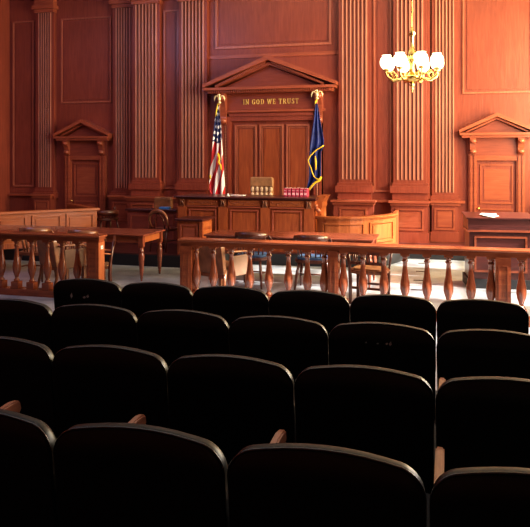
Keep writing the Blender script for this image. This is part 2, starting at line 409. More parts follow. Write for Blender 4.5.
# beaded strip on the inner edge of the frame
for sgn in (-1, 1):
    mb = MB()
    for i in range(48): mb.box(XC+sgn*1.025-.018, XC+sgn*1.025+.018, 14.165, 14.1999, 1.15+i*.034, 1.167+i*.034)
    mb.build('beading', M['flute'], AE, world=True)
MB().box(XC-.919, XC+.919, 14.29, Y1, .5, 2.739).build('back_panel', M['wall'], AE, world=True)
for x0, x1 in ((-.84, -.33), (-.27, .27), (.33, .84)):
    p = MB(); p.frame(XC+x0, XC+x1, .7, 2.66, 14.25, 14.2899, .04); p.frame(XC+x0+.055, XC+x1-.055, .755, 2.605, 14.268, 14.2899, .02)
    pp = p.build('panel_moulding', M['edge'], AE, world=True)
    MB().box(XC+x0+.09, XC+x1-.09, 14.275, 14.2899, .8, 2.56).build('panel_field', M['field'], AE, world=True)
MB().box(XC-1.14, XC+1.14, 14.19, Y1, 2.9201, 3.335).build('frieze', M['wallx'], AE, world=True)
mb = MB().box(XC-1.2, XC+1.2, 14.13, 14.1899, 2.93, 2.975); mb.box(XC-.72, XC+.72, 14.175, 14.1899, 2.99, 3.0)
mb.build('architrave_moulding', M['trim'], AE, world=True)
for sgn in (-1, 1):
    c = MB(); x = XC+sgn*1.07
    c.prismx([(14.19, 2.7), (14.14, 2.66), (14.1, 2.72), (14.13, 2.84), (14.08, 3.05), (13.98, 3.25), (13.96, 3.335), (14.19, 3.335)], x-.075, x+.075)
    c.ball((x, 14.1, 2.74), .06, sc=(1.5, 1, 1)); c.ball((x, 14.0, 3.24), .07, sc=(1.35, 1, 1))
    c.build('carved_bracket', M['trim'], AE, world=True)
mb = MB().box(XC-1.38, XC+1.38, 13.98, Y1, 3.336, 3.4).box(XC-1.45, XC+1.45, 13.9, Y1, 3.4001, 3.46)
mb.build('cornice', M['trim'], AE, world=True)
mb = MB()
for i in range(56): x = XC-1.36+i*.0485; mb.box(x, x+.028, 13.94, 13.9799, 3.35, 3.398)
mb.build('dentil_course', M['trim'], AE, world=True)
mb = MB(); pediment(mb, XC-1.47, XC+1.47, 3.461, 4.12, 13.9, Y1, .1); pediment(mb, XC-1.2, XC+1.2, 3.461, 3.99, 14.02, Y1, .06)
mb.build('raking_cornice', M['trim'], AE, world=True)
for sgn in (-1, 1):
    mb = MB()
    for i in range(30):
        t = (i+1)/32; x = XC+sgn*(1.22*(1-t)); z = 3.485+t*.53
        mb.box(x-.014, x+.014, 13.96, 14.0199, z-.03, z+.02)
    mb.build('raking_dentils', M['trim'], AE, world=True)
MB().prism([(XC-1.1, 3.461), (XC+1.1, 3.461), (XC, 3.93)], 14.15, Y1).build('tympanum', M['wallx'], AE, world=True)

# gold motto in hand-cut serif capitals: every letter is a set of strokes (x0,z0,x1,z1,width)
T, t_ = .15, .07
GL = {
 'I': (.42, [(.21, 0, .21, 1, T), (.05, .03, .37, .03, t_), (.05, .97, .37, .97, t_)]),
 'N': (.95, [(.18, 0, .18, 1, t_), (.16, .98, .78, .02, T), (.78, 0, .78, 1, t_), (.04, .03, .32, .03, t_), (.04, .97, .26, .97, t_), (.64, .97, .92, .97, t_)]),
 'G': (.9, [(.78, .85, .6, .97, t_), (.6, .97, .4, .97, t_), (.4, .97, .2, .82, T*.8), (.2, .84, .14, .5, T), (.14, .5, .2, .16, T), (.2, .18, .4, .03, T*.8), (.4, .03, .62, .03, t_), (.62, .03, .75, .12, t_), (.75, .05, .75, .45, T), (.6, .45, .9, .45, t_), (.79, .72, .79, .97, t_)]),
 'O': (.95, [(.48, .97, .25, .88, t_), (.25, .88, .14, .5, T), (.14, .5, .25, .12, T), (.25, .12, .48, .03, t_), (.48, .03, .7, .12, t_), (.7, .12, .81, .5, T), (.81, .5, .7, .88, T), (.7, .88, .48, .97, t_)]),
 'D': (.92, [(.2, 0, .2, 1, T), (.05, .03, .5, .03, t_), (.05, .97, .5, .97, t_), (.5, .97, .7, .85, t_), (.7, .86, .78, .5, T), (.78, .5, .7, .14, T), (.7, .15, .5, .03, t_)]),
 'W': (1.25, [(.14, .98, .38, .02, T), (.38, .02, .62, .95, t_), (.62, .98, .86, .02, T), (.86, .02, 1.1, .95, t_), (.02, .97, .28, .97, t_), (.5, .97, .74, .97, t_), (.98, .97, 1.22, .97, t_)]),
 'E': (.8, [(.2, 0, .2, 1, T), (.05, .03, .7, .03, t_), (.05, .97, .68, .97, t_), (.2, .52, .55, .52, t_), (.68, .0, .72, .25, t_), (.66, .78, .66, 1, t_), (.55, .4, .55, .64, t_)]),
 'T': (.85, [(.42, 0, .42, 1, T), (.06, .97, .79, .97, t_), (.26, .03, .6, .03, t_), (.08, .76, .06, 1, t_), (.77, .76, .79, 1, t_)]),
 'R': (.92, [(.2, 0, .2, 1, T), (.05, .03, .36, .03, t_), (.05, .97, .5, .97, t_), (.5, .97, .66, .88, t_), (.66, .9, .66, .62, T), (.66, .62, .5, .5, t_), (.5, .5, .2, .5, t_), (.42, .5, .82, .03, T), (.75, .03, .92, .03, t_)]),
 'U': (.92, [(.18, 1, .18, .25, T), (.18, .28, .32, .06, T*.8), (.32, .04, .58, .04, t_), (.58, .04, .74, .22, t_), (.74, .2, .74, 1, t_), (.04, .97, .34, .97, t_), (.6, .97, .88, .97, t_)]),
 'S': (.72, [(.6, .85, .42, .97, t_), (.42, .97, .2, .9, t_), (.18, .92, .16, .66, T), (.16, .68, .58, .36, T), (.58, .38, .56, .1, T), (.56, .08, .36, .03, t_), (.36, .03, .12, .12, t_), (.1, .0, .1, .28, t_), (.62, .74, .62, 1, t_)]),
}
def letter(ch, x, z, h):
    mb = MB()
    for i, (a, b_, c, d, w) in enumerate(GL[ch][1]):
        p, q = Vector((a, b_)), Vector((c, d)); dr = (q-p).normalized(); nn = Vector((-dr.y, dr.x))*w/2
        y0 = 14.174-.0004*i
        mb.prism([(x+v.x*h, z+v.y*h) for v in (p+nn, q+nn, q-nn, p-nn)], y0, 14.189)
    return mb
msg = 'IN GOD WE TRUST'
x0m, x1m = ax(243, 14.18), ax(299.5, 14.18); lh = .108
tot = sum(.55 if c == ' ' else GL[c][0]+.24 for c in msg)*lh
sx = (x1m-x0m)/tot; cx = 0
for c in msg:
    if c == ' ': cx += .55*lh*sx; continue
    lo = letter(c, 0, 0, lh)
    bmesh.ops.scale(lo.bm, vec=(sx, 1, 1), verts=lo.bm.verts[:]); bmesh.ops.translate(lo.bm, vec=(x0m+cx, 0, 3.10), verts=lo.bm.verts[:])
    lo.build('gold_letter', M['goldleaf'], AE, world=True); cx += (GL[c][0]+.24)*lh*sx

# ------------------------------------------------------------------ judge's bench
YB = 12.0; bl, brt = ax(178, YB), ax(315, YB); ZB = 1.21
J = empty('judge_bench', ((bl+brt)/2, YB+.4, PZ), 'long panelled mahogany judge bench with carved gold frieze, on platform', 'bench')
MB().box(bl, brt, YB, YB+.75, PZ, ZB-.05).build('body', M['bench'], J, world=True)
mb = MB().box(bl-.05, brt+.03, YB-.09, YB+.8, ZB-.025, ZB, bev=.006).box(bl-.02, brt+.02, YB-.05, YB+.78, ZB-.05, ZB-.0251)
mb.build('bench_top', M['deskw'], J, world=True)
strips = [(178.5, 187), (219, 228), (261, 270), (304.5, 314)]
for a, b_ in strips:
    x0, x1 = ax(a, YB), ax(b_, YB)
    MB().box(x0, x1, YB-.035, YB-.001, PZ, ZB-.19).build('pilaster_strip', M['bench'], J, world=True)
    xm = (x0+x1)/2; c = MB()
    c.prismx([(YB-.001, ZB-.2), (YB-.04, ZB-.19), (YB-.05, ZB-.15), (YB-.045, ZB-.11), (YB-.085, ZB-.06), (YB-.085, ZB-.051), (YB-.001, ZB-.051)], xm-.045, xm+.045)
    for s_ in (-1, 1): c.tube([(xm+s_*.012, YB-.085, ZB-.07), (xm+s_*.022, YB-.06, ZB-.12), (xm+s_*.045, YB-.05, ZB-.17)], [.012, .016, .01], n=6)
    c.build('carved_bracket', M['tan'] if False else M['chairw'], J, world=True)
for (a, b_) in ((187, 219), (228, 261), (270, 304.5)):
    x0, x1 = ax(a, YB), ax(b_, YB)
    f = MB().box(x0+.01, x1-.01, YB-.025, YB-.001, ZB-.165, ZB-.06)
    fr = f.build('carved_frieze', M['goldx'], J, world=True)
    f = MB(); n = 7
    for i in range(n):
        xx = x0+.05+(x1-x0-.1)*i/(n-1); zz = ZB-.112+.018*(-1)**i
        f.ball((xx, YB-.028, zz), .016, n=8, sc=(1, .6, 1)); 
        if i < n-1: x2 = x0+.05+(x1-x0-.1)*(i+.5)/(n-1); f.tube([(xx, YB-.027, zz), (x2, YB-.03, ZB-.112-.01*(-1)**i), (x2+.02, YB-.027, ZB-.112)], .006, n=6)
    f.build('scroll_carving', M['bench'], fr, world=True)
    MB().box(x0, x1, YB-.04, YB-.001, ZB-.2, ZB-.175).build('frieze_moulding', M['trim'], J, world=True)
    p = MB().frame(x0+.045, x1-.045, .4, ZB-.235, YB-.028, YB-.001, .028)
    p.build('panel_moulding', M['trim'], J, world=True)
    MB().box(x0+.1, x1-.1, YB-.012, YB-.001, .46, ZB-.29).build('panel_field', M['bench'], J, world=True)
# right-hand corner: bright flaring side wing
w = MB(); xs0 = brt+.001; xs1 = ax(325, YB+.3)
w.prism([(xs0, PZ), (xs1-.05, PZ), (xs1-.05, 1.0), (xs1-.03, 1.05), (xs1-.03, 1.12), (xs1+.01, 1.2), (xs1+.04, 1.24), (xs0, 1.24)], YB+.2, YB+.7)
w.build('side_wing', M['gold'], J, world=True)
w = MB().tube([(xs1-.12, YB+.04, 1.05), (xs1-.1, YB+.0, 1.02), (xs1-.06, YB+.02, .98), (xs1-.03, YB+.05, .93)], [.03, .035, .04, .02]).ball((xs1-.12, YB+.03, 1.07), .045)
w.build('carved_scroll', M['benchx'], J, world=True)
structure('trim_%d' % k, MB().box(XC-1.95, XC+1.75, YB+.81, 13.9, PZ+.001, .5), M['deskw']); k += 1   # judge's dais

# ------------------------------------------------------------------ clerk box in front of the bench (dark left front, bright right side)
YC = 11.15; c0, c1 = ax(176, YC), ax(201.8, YC); zc = .86
Cb = empty('clerk_stand', ((c0+c1)/2, YC+.3, 0), 'small square mahogany stand with panelled sides in front of judge bench, left end', 'stand')
# the stand's footing drops to the court floor in front of the platform
MB().box(c0+.02, c1-.02, YC+.02, 11.72, PZ+.001, zc-.04).build('body', M['bench'], Cb, world=True)
MB().box(c0-.02, c1+.02, YC-.03, 11.76, zc-.0399, zc, bev=.006).build('top', M['deskw'], Cb, world=True)
p = MB().frame(c0+.07, c1-.07, PZ+.12, zc-.1, YC, YC+.0199, .03); p.box(c0+.13, c1-.13, YC+.008, YC+.0199, PZ+.18, zc-.16)
p.build('front_panel', M['trim'], Cb, world=True)
MB().box(c1-.045, c1+.015, YC-.015, YC+.0199, PZ+.001, zc-.04).build('corner_post', M['rail'], Cb, world=True)
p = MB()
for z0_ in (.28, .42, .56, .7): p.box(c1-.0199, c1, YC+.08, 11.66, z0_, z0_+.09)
p.build('side_panel', M['gold'], Cb, world=True)  # lighter wood: light falling on this side is put into the colour

# partition to the left of the bench, with ledge
YP = 12.55; p0, p1 = ax(128, YP), ax(177, YP)
P = empty('desk_partition', ((p0+p1)/2, YP, PZ), 'low dark mahogany desk front with ledge, left of judge bench', 'desk')
MB().box(p0, p1-.001, YP, YP+.3, PZ, .86).build('body', M['wallx'], P, world=True)
MB().box(p0-.04, p1-.001, YP-.05, YP+.33, .8601, .9, bev=.006).build('ledge', M['deskw'], P, world=True)
p = MB(); w_ = (p1-p0)/2
for i in range(2): p.frame(p0+i*w_+.06, p0+(i+1)*w_-.06, .3, .78, YP-.02, YP-.0001, .03)
p.build('panel_moulding', M['trim'], P, world=True)
o = MB().box(-.1, .1, -.08, .08, 0, .035, bev=.004).box(-.09, .09, -.07, .07, .035, .042)
o = o.build('paper_folder', M['bluepaper']); o.location = (ax(165, YP+.1), YP+.1, .901); tag(o, 'bright blue folder lying on the desk ledge left of the bench', 'folder')

# ------------------------------------------------------------------ jury box on the left (angled front)
A = Vector((at(97, 209, 12.35)[0], 12.35)); Bv = Vector((at(28, 213, 11.3)[0], 11.3)); B2 = A+(Bv-A)*1.45
ang = math.atan2(A.y-B2.y, A.x-B2.x); Lg = (A-B2).length
JB = empty('jury_box', (B2.x, B2.y, PZ), 'golden panelled jury box front on left, below the side door', 'jury box', rz=ang)
hz = .92-PZ
MB().box(0, Lg, 0, .06, 0, hz-.05).build('front_wall', M['amber'], JB)
MB().box(-.02, Lg+.04, -.06, .12, hz-.05, hz, bev=.008).build('cap_rail', M['goldx'], JB)
MB().box(0, Lg+.01, -.03, -.0001, 0, .1).build('plinth', M['bench'], JB)
n = 3; w_ = Lg/n*1.0
AB = (A-Bv).length; edges = [Lg-.02-i*AB*.485 for i in range(5)]
mb = MB(); mf = MB()
for i in range(3):
    x1_, x0_ = edges[i], max(edges[i+1], .0)
    if x1_-x0_ < .35: continue
    mb.frame(x0_+.05, x1_-.05, .16, hz-.1, -.028, -.0001, .035)
    MB().box(x0_+.12, x1_-.12, -.014, -.0001, .23, hz-.17).build('panel_field', M['amber'], JB)
mb.build('panel_moulding', M['amber'], JB)
R_ = MB().box(Lg-.06, Lg, .0601, 1.6, 0, hz-.05); R_.build('end_wall', M['bench'], JB)
MB().box(Lg-.1, Lg+.04, .1201, 1.62, hz-.05, hz, bev=.008).build('end_cap_rail', M['bench'], JB)

# ------------------------------------------------------------------ witness box on the right (curved front)
pts = []
for xx, yy in ((317, 12.05), (326, 11.95), (338, 11.93), (350, 11.98), (362, 12.1), (373, 12.3), (384, 12.55), (391, 12.78), (396, 13.0)):
    pts.append(Vector((ax(xx, yy), yy)))
def resample(p, n):
    d = [0]
    for a, b_ in zip(p, p[1:]): d.append(d[-1]+(b_-a).length)
    out = []
    for i in range(n+1):
        s_ = d[-1]*i/n
        j = max(q for q in range(len(d)-1) if d[q] <= s_+1e-9); out.append(p[j]+(p[j+1]-p[j])*((s_-d[j])/(d[j+1]-d[j])))
    return out, d[-1]
path, WL = resample(pts, 48)
def offs(p, o):
    out = []
    for i, q in enumerate(p):
        d = (p[min(i+1, len(p)-1)]-p[max(i-1, 0)]).normalized(); out.append(q+Vector((d.y, -d.x))*o)
    return out
def band(mb, i0, i1, o_out, o_in, z0, z1):
    a = offs(path, o_out)[i0:i1+1]; b_ = offs(path, o_in)[i0:i1+1]
    mb.prismz([tuple(q) for q in a]+[tuple(q) for q in reversed(b_)], z0, z1); return mb
WB = empty('witness_box', (pts[4].x, pts[4].y+.4, PZ), 'curved golden witness box with raised panels, right of judge bench', 'witness box')
zw = .885
band(MB(), 0, 48, 0, -.06, PZ, zw-.05).build('curved_wall', M['gold'], WB, world=True)
band(MB(), 0, 48, .05, -.1, zw-.03, zw).bm
mb = MB(); band(mb, 0, 48, .05, -.1, zw-.028, zw); band(mb, 0, 48, .03, -.08, zw-.05, zw-.0281)
mb.build('cap_rail', M['goldx'], WB, world=True)
band(MB(), 0, 48, .03, .0005, PZ, PZ+.12).build('plinth', M['bench'], WB, world=True)
for i0, i1 in ((3, 23), (26, 44)):
    mb = MB(); band(mb, i0, i1, .025, .0005, zw-.14, zw-.11); band(mb, i0, i1, .025, .0005, .4, .43); band(mb, i0, i0+1, .025, .0005, .4301, zw-.1401); band(mb, i1-1, i1, .025, .0005, .4301, zw-.1401)
    mb.build('panel_moulding', M['goldx'], WB, world=True)
    band(MB(), i0+2, i1-2, .012, .0005, .46, zw-.17).build('panel_field', M['gold'], WB, world=True)
mb = MB(); mb.box(pts[-1].x-.07, pts[-1].x-.01, pts[-1].y+.02, 13.8, PZ, zw); mb.build('end_wall', M['bench'], WB, world=True)

# ------------------------------------------------------------------ balustrades
YR = 8.34
def bal_prof():
    return [(.034, .19), (.04, .2), (.04, .215), (.028, .225), (.024, .245), (.03, .262), (.034, .28), (.048, .315), (.057, .36), (.058, .40), (.053, .44), (.043, .49), (.034, .55), (.028, .61), (.025, .68), (.036, .69), (.038, .703), (.027, .712), (.030, .735), (.045, .757)]
def make_baluster(parent, x):
    mb = MB(); mb.lathe(bal_prof(), n=20)
    o = mb.build('baluster', M['balu'], parent); o.location = (x, 0, 0)
    c = MB().box(-.052, .052, -.052, .052, .7571, .79, bev=.004); c.build('capital_block', M['rail'], o)
    c = MB().box(-.057, .057, -.057, .057, .0961, .19, bev=.005); c.build('base_block', M['rail'], o)
    return o
def copy_bal(src, parent, x):
    c = src.copy(); COL.objects.link(c); c.parent = parent; c.location = (x, 0, 0)
    for ch in src_kids:
        d = ch.copy(); COL.objects.link(d); d.parent = c
def newel(parent, x0, x1, name='newel_post'):
    o = MB().box(x0, x1, -.085, .085, .001, .79).build(name, M['rail'], parent)
    MB().frame(x0+.03, x1-.03, .14, .7, -.093, -.0851, .012).build('post_moulding', M['balu'], o)
    return o
def rail(name, x0, x1, newels, bxs, label, endside):
    r_ = empty(name, (0, YR, 0), label, 'railing')
    mb = MB().box(x0-.03, x1+.03, -.115, .115, .852, .88, bev=.008).box(x0-.012, x1+.012, -.09, .09, .828, .8519)
    mb.box(x0, x1, -.07, .07, .7901, .8279)
    mb.build('handrail', M['rail'], r_)
    segs = []; xs = x0
    for a, b_ in sorted(newels):
        if a > xs+.01: segs.append((xs, a))
        xs = b_
    if xs < x1-.01: segs.append((xs, x1))
    mb = MB()
    for a, b_ in segs: mb.box(a+.0005, b_-.0005, -.075, .075, .001, .096)
    mb.build('bottom_rail', M['rail'], r_)
    for a, b_ in newels: newel(r_, a, b_)
    global src_kids
    b0 = make_baluster(r_, bxs[0]); src_kids = [o for o in bpy.data.objects if o.parent == b0]
    for x in bxs[1:]: copy_bal(b0, r_, x)
    return r_
bxr = [ax(x, YR) for x in (196.5, 213.5, 231.5, 250, 269, 288.5, 307.4, 324.3, 343.5, 363, 384, 405, 427, 448.5, 471, 491)]
px_ = ax(495, YR)+.17
rail('balustrade', ax(182.5, YR), XR-.02, [(ax(182.5, YR), ax(193.5, YR)), (ax(327.2, YR)+.02, ax(339, YR)), (ax(495, YR), px_), (XR-.2, XR-.02)],
     bxr+[px_+.12+i*.25 for i in range(8)], 'long mahogany balustrade with turned balusters, right of the gate opening', 0)
bxl = [ax(x, YR) for x in (32, 47.5, 62.2, 77.5)]; st = bxl[1]-bxl[0]
rail('balustrade', XL+.02, ax(101.5, YR), [(XL+.02, XL+.2), (ax(89.5, YR), ax(101.5, YR))], [bxl[0]-st*i for i in range(1, 18) if bxl[0]-st*i > XL+.3]+bxl, 'mahogany balustrade with turned balusters, left of the gate opening', 1)
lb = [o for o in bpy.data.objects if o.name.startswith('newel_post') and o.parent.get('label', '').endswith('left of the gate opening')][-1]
MB().box(ax(101.5, YR)+.0001, ax(101.5, YR)+.003, -.08, .08, .02, .785).build('lit_side_face', M['gold'], lb)  # thin lighter sheet: window light on the post's side, painted as colour
hg = empty('gate_hinge', (ax(101.5, YR)+.004, YR, 0), 'small steel latch plate on end post of left balustrade', 'latch')
hg.name = 'latch_plate'
MB().box(.0, .006, -.03, .03, .69, .74).ball((.012, 0, .715), .012, n=8).build('plate', M['paper'], hg)

# ------------------------------------------------------------------ tables
def turned_leg(parent, x, y, h, mat, s=1.0):
    mb = MB().box(x-.04*s, x+.04*s, y-.04*s, y+.04*s, h-.17, h)
    mb.lathe([(.012, .0), (.016, .01), (.016, .03), (.022, .05), (.02, .07), (.028, .1), (.035, .2), (.045, .33), (.047, .39), (.038, .43), (.028, .45), (.04, .465), (.04, .48), (.03, .49), (.034, h-.171)], x, y, n=16)
    return mb.build('leg', mat, parent)
def table(label, x0, x1, y0, y1, h, mat, apr):
    r_ = empty('counsel_table', ((x0+x1)/2, (y0+y1)/2, 0), label, 'table', 'counsel tables')
    w, d = (x1-x0)/2, (y1-y0)/2
    MB().box(-w, w, -d, d, h-.028, h, bev=.008).build('tabletop', mat, r_)
    MB().box(-w+.1, w-.1, -d+.06, -d+.085, h-.14, h-.0281).box(-w+.1, w-.1, d-.085, d-.06, h-.14, h-.0281).build('apron', mat, r_)
    MB().box(-w+.06, -w+.085, -d+.1, d-.1, h-.14, h-.0281).build('end_apron', apr, r_)
    MB().box(w-.085, w-.06, -d+.1, d-.1, h-.14, h-.0281).build('end_apron', apr, r_)
    for sx in (-1, 1):
        for sy in (-1, 1): turned_leg(r_, sx*(w-.075), sy*(d-.075), h-.0281, mat)
    return r_
table('long dark counsel table with turned legs, left, beyond the gate opening', -8.1, at(142, 235, 9.72)[0]+.05, 9.68, 10.52, .735, M['table'], M['gold'])  # golden end apron: light from the right put into its colour
table('long dark counsel table behind the right balustrade, before the judge bench', ax(205, 10.15), ax(374, 10.1), 10.08, 10.85, .725, M['table'], M['table'])

# ------------------------------------------------------------------ chairs
def sym_tube(mb, pts, r, **kw):
    mb.tube(pts, r, **kw); mb.tube([(-p[0], p[1], p[2]) for p in pts], r, **kw)
def seat_slab(w, d, z, t, mat, parent, name='seat'):
    poly = [(w*.5*math.copysign(abs(math.cos(a))**.5, math.cos(a)), d*.5*math.copysign(abs(math.sin(a))**.5, math.sin(a))) for a in [2*PI*i/28 for i in range(28)]]
    mb = MB(); mb.prismz(poly, z-t, z)
    bmesh.ops.bevel(mb.bm, geom=[e for e in mb.bm.edges if abs(e.verts[0].co.z-e.verts[1].co.z) < 1e-6], offset=t*.3, segments=2, affect='EDGES')
    return mb.build(name, mat, parent)
def captain_chair(loc, rz, label, cushion=None, wm='chairw', h=.86, low=False):
    """round-backed wooden chair: curved crest rail on spindles; faces +Y"""
    r_ = empty('captain_chair', loc, label, 'chair', 'wooden chairs inside the bar', rz); wmat = M[wm]
    seat_slab(.5, .48, .45, .045, wmat, r_)
    if cushion: seat_slab(.44, .42, .485, .034, cushion, r_, 'seat_cushion')
    for sx in (-1, 1):
        MB().tube([(sx*.18, .17, .41), (sx*.205, .2, .2), (sx*.215, .215, 0)], [.021, .024, .014]).build('leg', wmat, r_)
        MB().tube([(sx*.17, -.18, .41), (sx*.2, -.22, .22), (sx*.225, -.27, 0)], [.021, .024, .014]).build('leg', wmat, r_)
    mb = MB(); sym_tube(mb, [(.2, .18, .2), (.195, -.21, .22)], .012); mb.tube([(-.197, 0, .21), (.197, 0, .21)], .012)
    mb.build('stretcher', wmat, r_)
    # crest: broad curved rail wrapping round the back
    cr = MB(); n = 16; outer = []; inner = []
    for i in range(n+1):
        a = math.radians(200+140*i/n); outer.append((.285*math.cos(a), .04+.30*math.sin(a))); inner.append((.255*math.cos(a), .04+.27*math.sin(a)))
    v = []
    for i in range(n+1):
        t = i/n; hh = .035+.085*math.sin(PI*t)**.7; z1_ = h-.03*(1-math.sin(PI*t))
        v.append([cr.bm.verts.new((*outer[i], z1_-hh)), cr.bm.verts.new((outer[i][0], outer[i][1]-.01, z1_)), cr.bm.verts.new((*inner[i], z1_)), cr.bm.verts.new((*inner[i], z1_-hh))])
    for a, b_ in zip(v, v[1:]):
        for q in range(4): f = cr.bm.faces.new((a[q], a[(q+1) % 4], b_[(q+1) % 4], b_[q])); f.smooth = q in (0, 2)
    cr.bm.faces.new(v[0]); cr.bm.faces.new(list(reversed(v[-1])))
    cr.build('crest_rail', wmat, r_)
    for i in range(7):
        a = math.radians(210+120*i/6)
        MB().tube([(.2*math.cos(a), .02+.21*math.sin(a), .44), (.235*math.cos(a), .03+.25*math.sin(a), .6), (.268*math.cos(a), .04+.283*math.sin(a), h-.085)], [.009, .012, .008], n=6).build('spindle', wmat, r_)
    for q in (1, -1):
        MB().tube([(q*.262, -.06, h-.06), (q*.28, .05, h-.14), (q*.27, .14, .655), (q*.25, .17, .62)], [.018, .02, .024, .02], flat=.7).tube([(q*.26, .13, .645), (q*.22, .12, .44)], .012).build('armrest', wmat, r_)
    return r_
def leather_armchair(loc, rz, label, lm='leather', h=.82, sw=.5, side='beige'):
    r_ = empty('leather_armchair', loc, label, 'chair', None, rz)
    mb = MB(); w = sw/2
    poly = [(-w, .36), (w, .36)]+arc(w-.07, h-.07, .07, 0, 90, 5)+arc(-w+.07, h-.07, .07, 90, 180, 5)
    mb.prism(poly, -.28, -.21, bev=.018); bmesh.ops.rotate(mb.bm, cent=(0, -.24, .4), matrix=Matrix.Rotation(math.radians(8), 3, 'X'), verts=mb.bm.verts[:])
    mb.build('backrest', M[lm], r_)
    MB().box(-w+.03, w-.03, -.2, .25, .36, .46, bev=.03).build('seat_cushion', M[lm], r_)
    for s_ in (-1, 1):
        MB().box(s_*(w+.028)-.025, s_*(w+.028)+.025, -.17, .16, .32, .6, bev=.015).build('side_panel', M[side], r_)
        MB().tube([(s_*(w+.03), -.26, .66), (s_*(w+.035), -.1, .66), (s_*(w+.035), .14, .645), (s_*(w+.03), .23, .60), (s_*(w+.03), .235, .54)], [.02, .024, .026, .022, .014], flat=.7).build('armrest', M['chairw'], r_)
        MB().box(s_*w-.022, s_*w+.022, .18, .225, 0, .6).build('leg', M['chairw'], r_)
        MB().tube([(s_*(w-.01), -.23, .42), (s_*(w-.01), -.26, .2), (s_*(w-.01), -.32, 0)], [.025, .022, .018]).build('leg', M['chairw'], r_)
    MB().box(-w, w, .185, .215, .3, .36).box(-w+.02, w-.02, -.25, -.22, .3, .37).build('seat_frame', M['chairw'], r_)
    return r_
def slat_chair(loc, rz, label, h=.86):
    r_ = empty('slat_back_chair', loc, label, 'chair', None, rz); w = M['darkw']
    seat_slab(.5, .46, .45, .045, M['chairw'], r_)
    seat_slab(.42, .38, .47, .02, M['tan'], r_, 'seat_cushion')
    for s_ in (-1, 1):
        MB().tube([(s_*.215, -.2, 0), (s_*.215, -.19, .3), (s_*.225, -.2, .5), (s_*.235, -.27, h-.02)], [.024, .026, .024, .02], n=8).build('rear_leg', w, r_)
        MB().box(s_*.21-.022, s_*.21+.022, .15, .194, 0, .405).build('leg', w, r_)
        MB().tube([(s_*.235, -.23, .67), (s_*.265, -.05, .69), (s_*.265, .14, .68), (s_*.25, .19, .66)], [.016, .022, .026, .018], flat=.7).build('armrest', M['gold'], r_)
        MB().tube([(s_*.26, .13, .66), (s_*.225, .14, .43)], .015).build('arm_support', w, r_)
    mb = MB()
    mb.prism([(-.26, h-.13), (.26, h-.13), (.25, h-.02), (.15, h+.01), (-.15, h+.01), (-.25, h-.02)], -.285, -.255); mb.build('crest_rail', w, r_)
    MB().box(-.21, .21, -.225, -.2, .53, .57).build('lower_rail', w, r_)
    for i in range(7):
        x = -.165+i*.055
        MB().tube([(x, -.212, .55), (x, -.27, h-.12)], .0115, n=6).build('slat', w, r_)
    MB().box(-.19, .19, .165, .18, .2, .23).box(-.2, .2, -.2, -.185, .2, .23).build('stretcher', w, r_)
    return r_
def balloon_chair(loc, rz, label, h=.72):
    r_ = empty('bentwood_chair', loc, label, 'chair', None, rz); w = M['darkw']
    seat_slab(.46, .44, .42, .04, w, r_)
    for s_ in (-1, 1):
        MB().tube([(s_*.17, .16, .39), (s_*.19, .19, 0)], [.02, .014]).build('leg', w, r_)
        MB().tube([(s_*.16, -.17, .39), (s_*.18, -.22, 0)], [.02, .014]).build('leg', w, r_)
    pts_ = [(-.19, -.14, .41), (-.2, -.19, .5)]+[(.205*math.cos(math.radians(a)), -.22-.02*math.sin(math.radians(a)), h-.17+.17*math.sin(math.radians(a))) for a in range(180, -1, -15)]+[(.2, -.19, .5), (.19, -.14, .41)]
    rs = [.018, .022]+[.024+.016*math.sin(math.radians(a)) for a in range(180, -1, -15)]+[.02, .018]
    MB().tube(pts_, rs, n=10, flat=.7).build('bent_hoop', M['chairw'], r_)
    MB().tube([(-.12, -.17, .41), (-.1, -.2, .6), (0, -.215, h-.04)], .01, n=6).tube([(.12, -.17, .41), (.1, -.2, .6), (0, -.215, h-.04)], .01, n=6).build('inner_splat', w, r_)
    MB().tube([(-.18, .175, .2), (-.17, -.195, .2)], .01, n=6).tube([(.18, .175, .2), (.17, -.195, .2)], .01, n=6).build('stretcher', w, r_)
    return r_
def place(px, Y): return (ax(px, Y), Y, 0)
# left of the gate
captain_chair(place(37, 9.5), .12, 'round-backed wooden chair behind left balustrade, farthest left', h=.845)
captain_chair(place(85.5, 9.52), -.08, 'round-backed wooden chair behind left balustrade, nearest its end post', h=.83)
leather_armchair(place(64, 8.97), -.42, 'brown leather armchair with pale side between two round-backed chairs, left', h=.80, sw=.44)
sc_ = slat_chair(place(99, 8.93), 2.03, 'slim dark wooden chair half hidden by the left end post', h=.95); sc_.scale = (.82, .82, .82)
# right
leather_armchair(place(224, 9.0), -.42, 'brown leather armchair with beige side behind right balustrade, leftmost', h=.80, sw=.5)
captain_chair(place(253, 9.88), -.05, 'round-backed wooden chair with blue cushion beside the leather armchair, right table', M['blue'], 'darkw', h=.835)
captain_chair(place(312.5, 9.86), .05, 'round-backed wooden chair with blue cushion left of the middle newel post', M['blue'], 'darkw', h=.82)
slat_chair(place(370, 9.15), -.15, 'dark slat-backed armchair right of the middle newel post, below table end', h=.80)
